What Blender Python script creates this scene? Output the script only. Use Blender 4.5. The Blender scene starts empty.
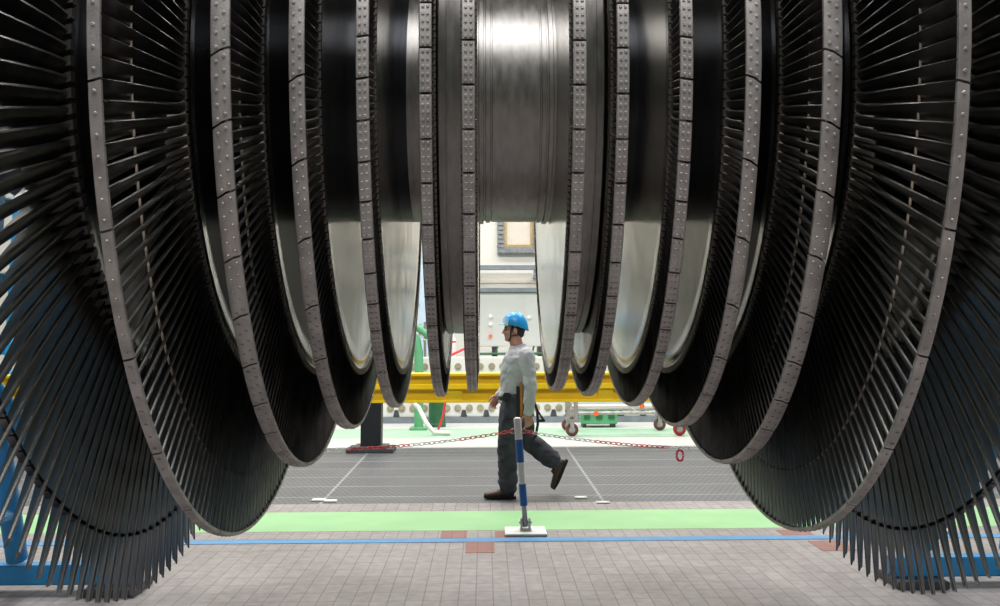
import bpy, bmesh, math, random
from mathutils import Vector, Matrix, noise
random.seed(4)
PI = math.pi
sc = bpy.context.scene
col = sc.collection
R = math.radians

# ---------------------------------------------------------------- camera
S = 5.2                      # distance from the camera to the rotor axis
EYE = 1.63
YAW, ROLL, PITCH, F, CX, CY = .02169, -.00362, .11557, 949.6, 504.8, 217.8
cam_d = bpy.data.cameras.new('camera'); cam = bpy.data.objects.new('camera', cam_d); col.objects.link(cam)
cam_d.sensor_width = 36; cam_d.lens = F*36/1000
cam_d.shift_x = (500-CX)/1000; cam_d.shift_y = (CY-303)/1000; cam_d.clip_start = .05
CAM = Vector((-.0304*S, -.99957*S, EYE))
CROT = Matrix.Rotation(-YAW, 4, 'Z') @ Matrix.Rotation(PI/2+PITCH, 4, 'X') @ Matrix.Rotation(ROLL, 4, 'Z')
cam.matrix_world = Matrix.Translation(CAM) @ CROT
sc.camera = cam
FWD = Vector((math.sin(YAW), math.cos(YAW), 0))
def ray(px, py): return CROT.to_3x3() @ Vector(((px-CX)/F, -(py-CY)/F, -1))
def at(px, py, d):
    """the place at level distance d from the camera that the photo shows at px, py"""
    r_ = ray(px, py); return CAM + r_*(d/r_.dot(FWD))
def fl(px, py, z=0.):
    """the place on the floor seen at px, py"""
    r_ = ray(px, py); return CAM + r_*((z-EYE)/r_.z)
def FD(px, py): return (fl(px, py)-CAM).dot(FWD)
def fy(py): return fl(500, py).y

SEAM = (fl(320, 504).x, fl(604, 502).x)          # the two lengthwise joints of the grating

# ---------------------------------------------------------------- materials
def mat(name, color, rough=.5, metal=0., var=0., vscale=8., bump=0., bscale=40., stretch=None, spec=None, rvar=0.):
    m = bpy.data.materials.new(name); m.use_nodes = True
    nt = m.node_tree; b = nt.nodes['Principled BSDF']
    b.inputs['Base Color'].default_value = (*color, 1)
    b.inputs['Roughness'].default_value = rough
    b.inputs['Metallic'].default_value = metal
    if spec is not None: b.inputs['Specular IOR Level'].default_value = spec
    tc = nt.nodes.new('ShaderNodeTexCoord'); mp = nt.nodes.new('ShaderNodeMapping')
    nt.links.new(tc.outputs['Object'], mp.inputs[0])
    if stretch: mp.inputs['Scale'].default_value = stretch
    if var or rvar:
        n = nt.nodes.new('ShaderNodeTexNoise'); n.inputs['Scale'].default_value = vscale; n.inputs['Detail'].default_value = 5
        nt.links.new(mp.outputs[0], n.inputs['Vector'])
        if var:
            r = nt.nodes.new('ShaderNodeValToRGB')
            r.color_ramp.elements[0].position = .3; r.color_ramp.elements[1].position = .7
            r.color_ramp.elements[0].color = (*[max(0, c*(1-var)) for c in color], 1)
            r.color_ramp.elements[1].color = (*[min(1, c*(1+var)) for c in color], 1)
            nt.links.new(n.outputs['Fac'], r.inputs[0]); nt.links.new(r.outputs[0], b.inputs['Base Color'])
        if rvar:
            mr = nt.nodes.new('ShaderNodeMapRange')
            mr.inputs['From Min'].default_value = .3; mr.inputs['From Max'].default_value = .7
            mr.inputs['To Min'].default_value = max(.02, rough-rvar); mr.inputs['To Max'].default_value = rough+rvar
            nt.links.new(n.outputs['Fac'], mr.inputs['Value']); nt.links.new(mr.outputs[0], b.inputs['Roughness'])
    if bump:
        n2 = nt.nodes.new('ShaderNodeTexNoise'); n2.inputs['Scale'].default_value = bscale; n2.inputs['Detail'].default_value = 4
        nt.links.new(mp.outputs[0], n2.inputs['Vector'])
        bp = nt.nodes.new('ShaderNodeBump'); bp.inputs['Strength'].default_value = bump; bp.inputs['Distance'].default_value = .01
        nt.links.new(n2.outputs['Fac'], bp.inputs['Height']); nt.links.new(bp.outputs[0], b.inputs['Normal'])
    return m

def brickmat(name, c1, c2, mortar, bw, bh, msize, rough=.6, offset=0., big=0., rot=0., fine=None, locx=0.):
    m = bpy.data.materials.new(name); m.use_nodes = True
    nt = m.node_tree; b = nt.nodes['Principled BSDF']; b.inputs['Roughness'].default_value = rough
    tc = nt.nodes.new('ShaderNodeTexCoord'); mp = nt.nodes.new('ShaderNodeMapping')
    mp.inputs['Rotation'].default_value[2] = rot; mp.inputs['Location'].default_value[0] = locx
    nt.links.new(tc.outputs['Object'], mp.inputs[0])
    br = nt.nodes.new('ShaderNodeTexBrick'); br.offset = offset; br.squash = 1
    br.inputs['Color1'].default_value = (*c1, 1); br.inputs['Color2'].default_value = (*c2, 1); br.inputs['Mortar'].default_value = (*mortar, 1)
    br.inputs['Scale'].default_value = 1; br.inputs['Brick Width'].default_value = bw; br.inputs['Row Height'].default_value = bh
    br.inputs['Mortar Size'].default_value = msize; br.inputs['Mortar Smooth'].default_value = .3
    nt.links.new(mp.outputs[0], br.inputs['Vector'])
    out = br.outputs['Color']
    def mul(a, bsock, fac):
        mx = nt.nodes.new('ShaderNodeMix'); mx.data_type = 'RGBA'; mx.blend_type = 'MULTIPLY'; mx.inputs[0].default_value = fac
        nt.links.new(a, mx.inputs[6]); nt.links.new(bsock, mx.inputs[7]); return mx.outputs[2]
    for sc_, fac in ((1.3, big), (14, big)):
        if fac:
            n = nt.nodes.new('ShaderNodeTexNoise'); n.inputs['Scale'].default_value = sc_; n.inputs['Detail'].default_value = 6
            nt.links.new(mp.outputs[0], n.inputs['Vector'])
            r = nt.nodes.new('ShaderNodeValToRGB'); r.color_ramp.elements[0].position = .3; r.color_ramp.elements[1].position = .65
            r.color_ramp.elements[0].color = (.55, .53, .52, 1); r.color_ramp.elements[1].color = (1, 1, 1, 1)
            nt.links.new(n.outputs['Fac'], r.inputs[0]); out = mul(out, r.outputs[0], fac)
    if fine:
        b2 = nt.nodes.new('ShaderNodeTexBrick'); b2.offset = .5
        b2.inputs['Color1'].default_value = (*fine[0], 1); b2.inputs['Color2'].default_value = (*fine[0], 1); b2.inputs['Mortar'].default_value = (1, 1, 1, 1)
        b2.inputs['Scale'].default_value = 1; b2.inputs['Brick Width'].default_value = fine[1]; b2.inputs['Row Height'].default_value = fine[2]; b2.inputs['Mortar Size'].default_value = fine[3]
        nt.links.new(mp.outputs[0], b2.inputs['Vector']); out = mul(out, b2.outputs['Color'], 1.)
    nt.links.new(out, b.inputs['Base Color'])
    return m

M = {}
M['blade'] = mat('blade steel', (.155, .148, .142), .36, .95, var=.35, vscale=9, rvar=.07)
M['shroud'] = mat('shroud steel', (.37, .345, .33), .50, .7, var=.22, vscale=14, bump=.12, bscale=120)
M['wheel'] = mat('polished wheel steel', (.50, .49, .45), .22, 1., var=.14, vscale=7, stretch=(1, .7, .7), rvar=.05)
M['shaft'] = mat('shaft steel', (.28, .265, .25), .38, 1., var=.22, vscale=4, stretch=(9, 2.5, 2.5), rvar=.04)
M['darksteel'] = mat('darkened steel', (.025, .026, .03), .3, .8, var=.3, vscale=4, stretch=(6, 1.5, 1.5))  # near-black steel; on two wheel rows it imitates dark reflections
M['platform'] = mat('root steel', (.16, .145, .13), .42, .85, var=.2)
M['wire'] = mat('lacing wire bronze', (.75, .62, .50), .35, .8, var=.15)
M['yellow'] = mat('yellow paint', (.95, .64, .010), .42, 0, var=.08, vscale=3)
M['black'] = mat('black paint', (.012, .013, .016), .5, 0, var=.2)
M['darkgrey'] = mat('dark grey steel', (.07, .075, .085), .5, .3, var=.2)
M['white'] = mat('white paint', (.78, .78, .75), .5, 0, var=.05, vscale=3)
M['bolt'] = mat('brassy bolt', (.42, .37, .27), .5, .3, var=.2)
M['wall'] = mat('cream wall paint', (.74, .725, .665), .7, 0, var=.03, vscale=1.5)
M['greypanel'] = mat('pale grey panel', (.56, .58, .57), .5, 0, var=.04, vscale=2)
M['rail'] = mat('blue grey rail', (.22, .26, .29), .45, .2, var=.12)
M['green'] = mat('green machine paint', (.13, .42, .22), .45, 0, var=.12, vscale=4)
M['dkgreen'] = mat('dark green paint', (.03, .13, .06), .5, 0, var=.15)
M['blue'] = mat('blue steel paint', (.03, .30, .62), .4, 0, var=.1, vscale=4)
M['paleblue'] = mat('pale blue paint', (.52, .66, .78), .5, 0, var=.05)
M['red'] = mat('red plastic', (.75, .03, .05), .4, 0, var=.1)
M['wplastic'] = mat('white plastic', (.85, .85, .83), .4, 0, var=.04)
M['polewhite'] = mat('pole white', (.86, .85, .85), .45, 0, var=.06)
M['poleblue'] = mat('pole blue', (.02, .13, .42), .4, 0, var=.1)
M['galv'] = mat('galvanised steel', (.42, .42, .41), .4, .7, var=.18, vscale=20)
M['wheelred'] = mat('red caster tyre', (.42, .02, .03), .5, 0, var=.1)
M['wheelbrown'] = mat('brown caster tyre', (.16, .05, .045), .5, 0, var=.1)
M['orange'] = mat('orange plastic', (.9, .16, .03), .45, 0, var=.05)
M['gold'] = mat('gilded trim', (.55, .38, .13), .4, .5, var=.15)
M['cream'] = mat('cream panel', (.66, .60, .52), .6, 0, var=.05)
M['frame'] = mat('grey ribbed frame', (.27, .285, .30), .5, .3, var=.2, vscale=14)
M['skin'] = mat('skin', (.56, .29, .21), .5, 0, var=.1, vscale=20)
M['shirt'] = mat('grey shirt cloth', (.55, .555, .58), .85, 0, var=.1, vscale=14, bump=.2, bscale=60)
M['trouser'] = mat('slate trouser cloth', (.062, .062, .080), .85, 0, var=.45, vscale=9, bump=.25, bscale=50)
M['boot'] = mat('brown leather', (.10, .052, .038), .5, 0, var=.25, vscale=20)
M['rubber'] = mat('black rubber', (.02, .02, .022), .6, 0, var=.1)
M['helmet'] = mat('helmet blue', (.02, .36, .80), .3, 0, var=.05)
M['helmetpale'] = mat('helmet peak pale', (.42, .68, .86), .3, 0, var=.03)
M['hair'] = mat('dark hair', (.018, .015, .014), .6, 0, var=.3, vscale=60)
M['wood'] = mat('wooden handle', (.52, .22, .04), .45, 0, var=.2, vscale=10)
M['eye'] = mat('eye', (.06, .04, .03), .2, 0)
M['tile'] = brickmat('floor tiles', (.345, .315, .307), (.395, .362, .355), (.20, .183, .177), .106, .19, .004, .55, 0, .5)
M['grating'] = brickmat('floor grating', (.125, .132, .146), (.142, .15, .163), (.34, .35, .36), SEAM[1]-SEAM[0], .62, .016, .5, 0, .35, fine=((.58, .58, .58), .06, .075, .014), locx=-SEAM[0])
M['lane'] = mat('green lane paint', (.29, .55, .26), .6, 0, var=.07, vscale=2)
M['laneback'] = mat('pale green lane paint', (.33, .50, .37), .6, 0, var=.06, vscale=2)
M['epoxy'] = mat('white floor coating', (.52, .525, .51), .45, 0, var=.05, vscale=1.2)
M['blueline'] = mat('blue floor line', (.09, .30, .58), .6, 0, var=.08)
M['redtile'] = brickmat('red tiles', (.29, .125, .10), (.32, .14, .115), (.21, .10, .085), .105, .19, .004, .6, 0, .2)
M['sidewall'] = mat('side wall paint', (.10, .11, .10), .7, 0, var=.15, vscale=.6)
M['frontwall'] = mat('front wall paint', (.12, .14, .12), .7, 0, var=.2, vscale=.6)
M['ceiling'] = mat('ceiling sheet', (.5, .5, .49), .7, 0, var=.05)

# ---------------------------------------------------------------- helpers
def obj(name, bm, m, parent=None, smooth=False, loc=None, rot=None):
    me = bpy.data.meshes.new(name)
    bmesh.ops.recalc_face_normals(bm, faces=bm.faces)
    bm.to_mesh(me); bm.free()
    for x in (m if isinstance(m, (list, tuple)) else [m]): me.materials.append(M[x])
    if smooth:
        me.polygons.foreach_set('use_smooth', [True]*len(me.polygons))
        if smooth != 'all': me.set_sharp_from_angle(angle=R(38))
    o = bpy.data.objects.new(name, me); col.objects.link(o)
    if loc is not None: o.location = loc
    if rot is not None: o.rotation_euler = rot
    if parent: o.parent = parent
    return o
def tag(o, label, cat=None, group=None, kind=None):
    if label: o['label'] = label
    if cat: o['category'] = cat
    if group: o['group'] = group
    if kind: o['kind'] = kind
    return o
def empty(name, loc, label, cat, group=None, rz=0):
    o = bpy.data.objects.new(name, None); col.objects.link(o); o.location = loc; o.rotation_euler = (0, 0, rz)
    o.empty_display_size = .1
    return tag(o, label, cat, group)
def struct(name, bm, m, **k):
    return tag(obj(name, bm, m, **k), None, kind='structure')
def copy_tree(o, parent=None):
    c = o.copy(); col.objects.link(c)
    if parent: c.parent = parent
    for ch in list(o.children): copy_tree(ch, c)
    return c
def box(bm, lo, hi, mi=0, mtx=None, bev=0):
    x0, y0, z0 = lo; x1, y1, z1 = hi
    vs = [bm.verts.new(v) for v in ((x0,y0,z0),(x1,y0,z0),(x1,y1,z0),(x0,y1,z0),(x0,y0,z1),(x1,y0,z1),(x1,y1,z1),(x0,y1,z1))]
    fs = [bm.faces.new([vs[i] for i in f]) for f in ((3,2,1,0),(4,5,6,7),(0,1,5,4),(1,2,6,5),(2,3,7,6),(3,0,4,7))]
    for f in fs: f.material_index = mi
    if bev:
        es = list({e for f in fs for e in f.edges})
        r = bmesh.ops.bevel(bm, geom=es, offset=bev, segments=2, affect='EDGES', clamp_overlap=True)
        for f in r['faces']: f.material_index = mi
        vs = list({v for f in r['faces'] for v in f.verts} | {v for v in vs if v.is_valid})
    if mtx is not None:
        for v in vs: v.co = mtx @ v.co
    return vs
def bxm(lo, hi, bev=0):
    bm = bmesh.new(); box(bm, lo, hi, bev=bev); return bm
def frames(pts):
    T = []
    n = len(pts)
    for i in range(n):
        a = pts[max(0, i-1)]; b = pts[min(n-1, i+1)]
        T.append((b-a).normalized())
    u = T[0].orthogonal().normalized(); U = [u]
    for i in range(1, n):
        q = T[i-1].rotation_difference(T[i]); u = (q @ u); u = (u - T[i]*u.dot(T[i])).normalized(); U.append(u)
    return T, U
def tube(bm, pts, rad, n=12, mi=0, caps=True, ref=None, closed=False):
    """a tube through pts; rad a number, or one number / (a, b) pair per point; ref fixes the direction of a"""
    pts = [Vector(p) for p in pts]
    if not isinstance(rad, (list, tuple)): rad = [rad]*len(pts)
    if closed:
        m_ = len(pts); T = [(pts[(i+1) % m_]-pts[i-1]).normalized() for i in range(m_)]
        U = []
        for t in T:
            u = Vector(ref) if ref else t.orthogonal(); U.append((u-t*u.dot(t)).normalized())
    else:
        T, U = frames(pts)
    rings = []
    for p, t, u, r in zip(pts, T, U, rad):
        if ref is not None:
            u = Vector(ref); u = (u - t*u.dot(t)).normalized()
        w = t.cross(u)
        a, b = (r if isinstance(r, (list, tuple)) else (r, r))
        rings.append([bm.verts.new(p + u*(a*math.cos(2*PI*k/n)) + w*(b*math.sin(2*PI*k/n))) for k in range(n)])
    L = len(rings)
    for i in range(L if closed else L-1):
        A, B = rings[i], rings[(i+1) % L]
        for k in range(n):
            f = bm.faces.new((A[k], A[(k+1) % n], B[(k+1) % n], B[k])); f.material_index = mi
    if caps and not closed:
        for r_ in (rings[0], rings[-1]):
            f = bm.faces.new(r_); f.material_index = mi
    return rings
def ell(bm, c, r, mi=0, seg=16, rot=None):
    mt = Matrix.Translation(Vector(c)) @ (rot.to_4x4() if rot else Matrix()) @ Matrix.Diagonal((*r, 1))
    g = bmesh.ops.create_uvsphere(bm, u_segments=seg, v_segments=max(6, seg//2+2), radius=1, matrix=mt)
    for v in g['verts']:
        for f in v.link_faces: f.material_index = mi
def lathe_x(bm, prof, n=96, mi=0, closed=True):
    """revolve (x, r) points about the X axis"""
    rings = []
    for x, r in prof:
        rings.append([bm.verts.new((x, r*math.cos(2*PI*k/n), r*math.sin(2*PI*k/n))) for k in range(n)])
    L = len(rings)
    for i in range(L if closed else L-1):
        A, B = rings[i], rings[(i+1) % L]
        for k in range(n):
            bm.faces.new((A[k], A[(k+1) % n], B[(k+1) % n], B[k])).material_index = mi
    if not closed:
        bm.faces.new(rings[0]); bm.faces.new(rings[-1])
def cyl(bm, a, b, r, n=16, mi=0):
    tube(bm, [a, b], r, n, mi)
def arc_pts(c, r, a0, a1, n, ax='xz'):
    out = []
    for i in range(n+1):
        a = a0+(a1-a0)*i/n
        u, v = r*math.cos(a), r*math.sin(a)
        out.append((c[0]+u, c[1], c[2]+v) if ax == 'xz' else (c[0], c[1]+u, c[2]+v) if ax == 'yz' else (c[0]+u, c[1]+v, c[2]))
    return out

# ---------------------------------------------------------------- the hall
BACK = 14.9
def plate(x0, x1, y0, y1, z0, z1): return bxm((x0, y0, z0), (x1, y1, z1))
struct('floor', plate(-16, 16, -13, fy(502.7), -.1, 0), 'tile')
struct('floor_grating', plate(-16, 16, fy(502.7), fy(447.5), -.1, 0), 'grating')
struct('floor_rear', plate(-16, 16, fy(447.5), BACK, -.1, 0), 'epoxy')
struct('trim_1', plate(-16, 16, fy(530.2), fy(511), 0, .0015), 'lane')
struct('trim_2', plate(-16, 16, fy(542), fy(538.3), 0, .0035), 'blueline')
struct('trim_3', plate(-16, 16, fy(437.5), fy(428.3), 0, .0015), 'laneback')
for i, (pa, pb_, ya, yb_) in enumerate(((441, 467, 538.3, 531), (495, 521, 538.3, 531), (465.5, 494.5, 553, 542), (781, 812, 538, 530), (815, 850, 551, 541))):
    x0, x1, y0, y1 = fl(pa, (ya+yb_)/2).x, fl(pb_, (ya+yb_)/2).x, fl((pa+pb_)/2, ya).y, fl((pa+pb_)/2, yb_).y
    struct('trim_%d' % (i+4), plate(x0, x1, y0, y1, 0, .0022), 'redtile')
struct('wall_back', plate(-16, 16, BACK, BACK+.2, 0, 10), 'wall')
struct('wall_left', plate(-16.2, -16, -13, BACK, 0, 10), 'sidewall')
struct('wall_right', plate(16, 16.2, -13, BACK, 0, 10), 'sidewall')
struct('wall_front', plate(-16.2, 16.2, -13.2, -13, 0, 10), 'frontwall')
struct('ceiling', plate(-16.2, 16.2, -13, BACK+.2, 10, 10.2), 'ceiling')
bm = bmesh.new(); zz = at(500, 281, 20).z
box(bm, (-16, BACK-.03, zz-.04), (16, BACK, zz+.03))
struct('trim_9', bm, 'cream')

# ---------------------------------------------------------------- the rotor
AX = EYE+.23796*S
rotor = empty('turbine_rotor', (0, 0, AX), 'huge dark steel turbine rotor with rows of blades lying across blue stands', 'turbine rotor')
RW = 1.472
def section(r, xc, chord, th, stag, camb):
    """aerofoil cut at radius r; chord runs outwards along the axis and down the turning direction"""
    up, lo = [], []
    for u, t in ((-.5, .60), (-.36, .95), (-.08, 1.), (.2, .7), (.5, .06)):
        cy = camb*(1-4*u*u)
        up.append((u*chord, (cy*chord + t*th/2))); lo.append((u*chord, (cy*chord - t*th/2)))
    pts = up + lo[::-1]
    c, s = math.cos(stag), math.sin(stag)
    return [Vector((-(xc + a*c - b*s), -(a*s + b*c), r)) for a, b in pts]
def blade_geo(bm, secs, platform=None, nubs=None, mir=1, mtx=None, top=True):
    made = []
    rings = []
    for s in secs:
        ring = [bm.verts.new(v) for v in section(*s)]; rings.append(ring); made += ring
    n = len(rings[0])
    for A, B in zip(rings, rings[1:]):
        for k in range(n): bm.faces.new((A[k], A[(k+1) % n], B[(k+1) % n], B[k]))
    bm.faces.new(rings[0]); bm.faces.new(rings[-1])
    if platform:
        xc, ax, tg, r0, r1, sk = platform
        vs = []
        for r_ in (r0, r1):
            for a, b in ((-1, -1), (1, -1), (1, 1), (-1, 1)):
                vs.append(bm.verts.new((-(xc+a*ax/2), (b*tg/2 - a*sk), r_)))
        made += vs
        for f in ((0,1,2,3),(4,5,6,7),(0,1,5,4),(1,2,6,5),(2,3,7,6),(3,0,4,7)): bm.faces.new([vs[i] for i in f]).material_index = 1
    for nb in nubs or ():
        xc, r_, ax, tg, h = nb
        made += box(bm, (-xc-ax/2, -tg/2, r_-h/2), (-xc+ax/2, tg/2, r_+h/2))
    for v in made:
        if mir < 0: v.co.x = -v.co.x
        if mtx is not None: v.co = mtx @ v.co
def lerp(a, b, t): return a+(b-a)*t
# per stage: outer plane, tip radius, shroud width, blades per segment, segments, seam phase, seam slant, bumps
ST = [dict(x=.372, r=.49241, w=0),
      dict(x=.27265, r=.43711, w=.041, n=7, seg=29, ph=11.3, sl=.010, bump='dome1'),
      dict(x=.21568, r=.37411, w=.066, n=5, seg=48, ph=7.45, sl=.030, bump='dome2'),
      dict(x=.17033, r=.3382, w=.057, n=7, seg=35, ph=9.7, sl=.028, bump='dome2'),
      dict(x=.12522, r=.31745, w=.049, n=5, seg=64, ph=4.1, sl=.006, bump='bar'),
      dict(x=.07927, r=.30688, w=.048, n=6, seg=56, ph=5.3, sl=0, bump='bar'),
      dict(x=.04739, r=.30162, w=.052, n=6, seg=56, ph=4.0, sl=0, bump='bar')]
def theta(deg): return PI/2+R(deg)
blade_rest = bmesh.new(); seg_rest = bmesh.new()
def own_blades(i, side):
    if i == 0: return (18, 107)
    if i == 1: return (-1.8, 22.6)
    return None
n_blade = n_seg = 0
def seg_geo(bm, st, xo, Rt, a0, a1, mir, mtx=None):
    """one shroud segment over the blade tips from angle a0 to a1 (degrees, downwards from the camera side)"""
    w, sl = st['w'], st['sl']; made = []
    gap = .0046/Rt
    fr = (0, .07, .5, .93, 1)
    hi = (-.003, 0, 0, 0, -.003)
    off = (sl, sl*.93, sl*.5 if sl < .02 else sl*.3, 0, 0)
    N = st['n']+1
    top, bot = [], []
    for j in range(N+1):
        u = j/N; rt, rb = [], []
        for f, h, o in zip(fr, hi, off):
            t = lerp(R(a0)+gap, R(a1)-gap, u) + o/Rt
            hh = h if 0 < j < N else h-.002
            x = -(xo-f*w)
            rt.append(bm.verts.new((x, -(Rt+hh)*math.cos(t), -(Rt+hh)*math.sin(t))))
            rr = Rt-.018
            rb.append(bm.verts.new((x, -rr*math.cos(t), -rr*math.sin(t))))
        top.append(rt); bot.append(rb); made += rt+rb
    K = len(fr)
    for j in range(N):
        for k in range(K-1):
            bm.faces.new((top[j][k], top[j][k+1], top[j+1][k+1], top[j+1][k])); bm.faces.new((bot[j][k], bot[j][k+1], bot[j+1][k+1], bot[j+1][k]))
        for k in (0, K-1): bm.faces.new((top[j][k], top[j+1][k], bot[j+1][k], bot[j][k]))
    for j in (0, N):
        for k in range(K-1): bm.faces.new((top[j][k], top[j][k+1], bot[j][k+1], bot[j][k]))
    nb = st['n']
    for q in range(nb):
        tc_ = lerp(R(a0), R(a1), (q+.5)/nb)
        spots = {'dome1': ((.5, 0),), 'dome2': ((.3, .004), (.72, -.004)), 'bar': ((.3, 0), (.7, 0))}[st['bump']]
        for f, do in spots:
            o = sl*(1-f)
            if st['bump'] == 'bar': da, db, hh = w*.14, min(.011, R(a1-a0)*Rt/nb*.30), .0045
            else: da, db, hh = .0078, .0078, .0038
            base, cap = [], []
            m_ = 4 if st['bump'] == 'bar' else 7
            for k in range(m_):
                an = 2*PI*k/m_ + (PI/4 if m_ == 4 else 0)
                for lst, s_, h in ((base, 1, -.001), (cap, .62, hh)):
                    x = -(xo-f*w) + da*s_*math.cos(an)*(1.3 if m_ == 4 else 1); t = tc_ + (o+do+db*s_*math.sin(an))/Rt
                    rr = Rt+h
                    lst.append(bm.verts.new((x, -rr*math.cos(t), -rr*math.sin(t))))
            made += base+cap
            for k in range(m_): bm.faces.new((base[k], base[(k+1) % m_], cap[(k+1) % m_], cap[k]))
            bm.faces.new(cap)
    for v in made:
        if mir < 0: v.co.x = -v.co.x
        if mtx is not None: v.co = mtx @ v.co

# shaft: one turned body, thickened between the innermost rows and stepped towards the journals
rs = .1257*S
prof = [(-3.9, .20), (-3.9, .26), (-3.45, .26), (-3.45, .30), (-2.75, .30), (-2.70, .52), (-2.30, rs), (-1.9, rs), (-.54, rs), (-.50, rs)]
half = [(-.186, rs), (-.183, rs+.012), (-.163, rs+.012), (-.161, rs-.006), (-.152, rs-.006), (-.150, rs+.004), (-.128, rs+.004), (-.126, rs-.004), (-.119, rs-.004), (-.117, rs)]
prof += half + [(-x, r) for x, r in half[::-1]] + [(-x, r) for x, r in prof[::-1]]
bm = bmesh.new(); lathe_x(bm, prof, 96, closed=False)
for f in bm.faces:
    if abs(f.calc_center_median().x) > .52: f.material_index = 1  # near-black steel outboard of the centre
obj('shaft', bm, ['shaft', 'darksteel'], rotor, 'yes')
for s in (-1, 1):
    bm = bmesh.new()
    x0, x1 = s*(ST[5]['x']*S-.052), s*(ST[6]['x']*S-.004)
    r_ = .2435*S
    lathe_x(bm, [(x0, rs-.01), (x0, r_-.008), (x0+(x1-x0)*.06, r_), (x0+(x1-x0)*.30, r_), (x0+(x1-x0)*.31, r_-.006), (x0+(x1-x0)*.36, r_-.006), (x0+(x1-x0)*.37, r_), (x1, r_), (x1, rs-.01)], 128)
    obj('spacer_drum', bm, 'shaft', rotor, 'yes')

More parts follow.
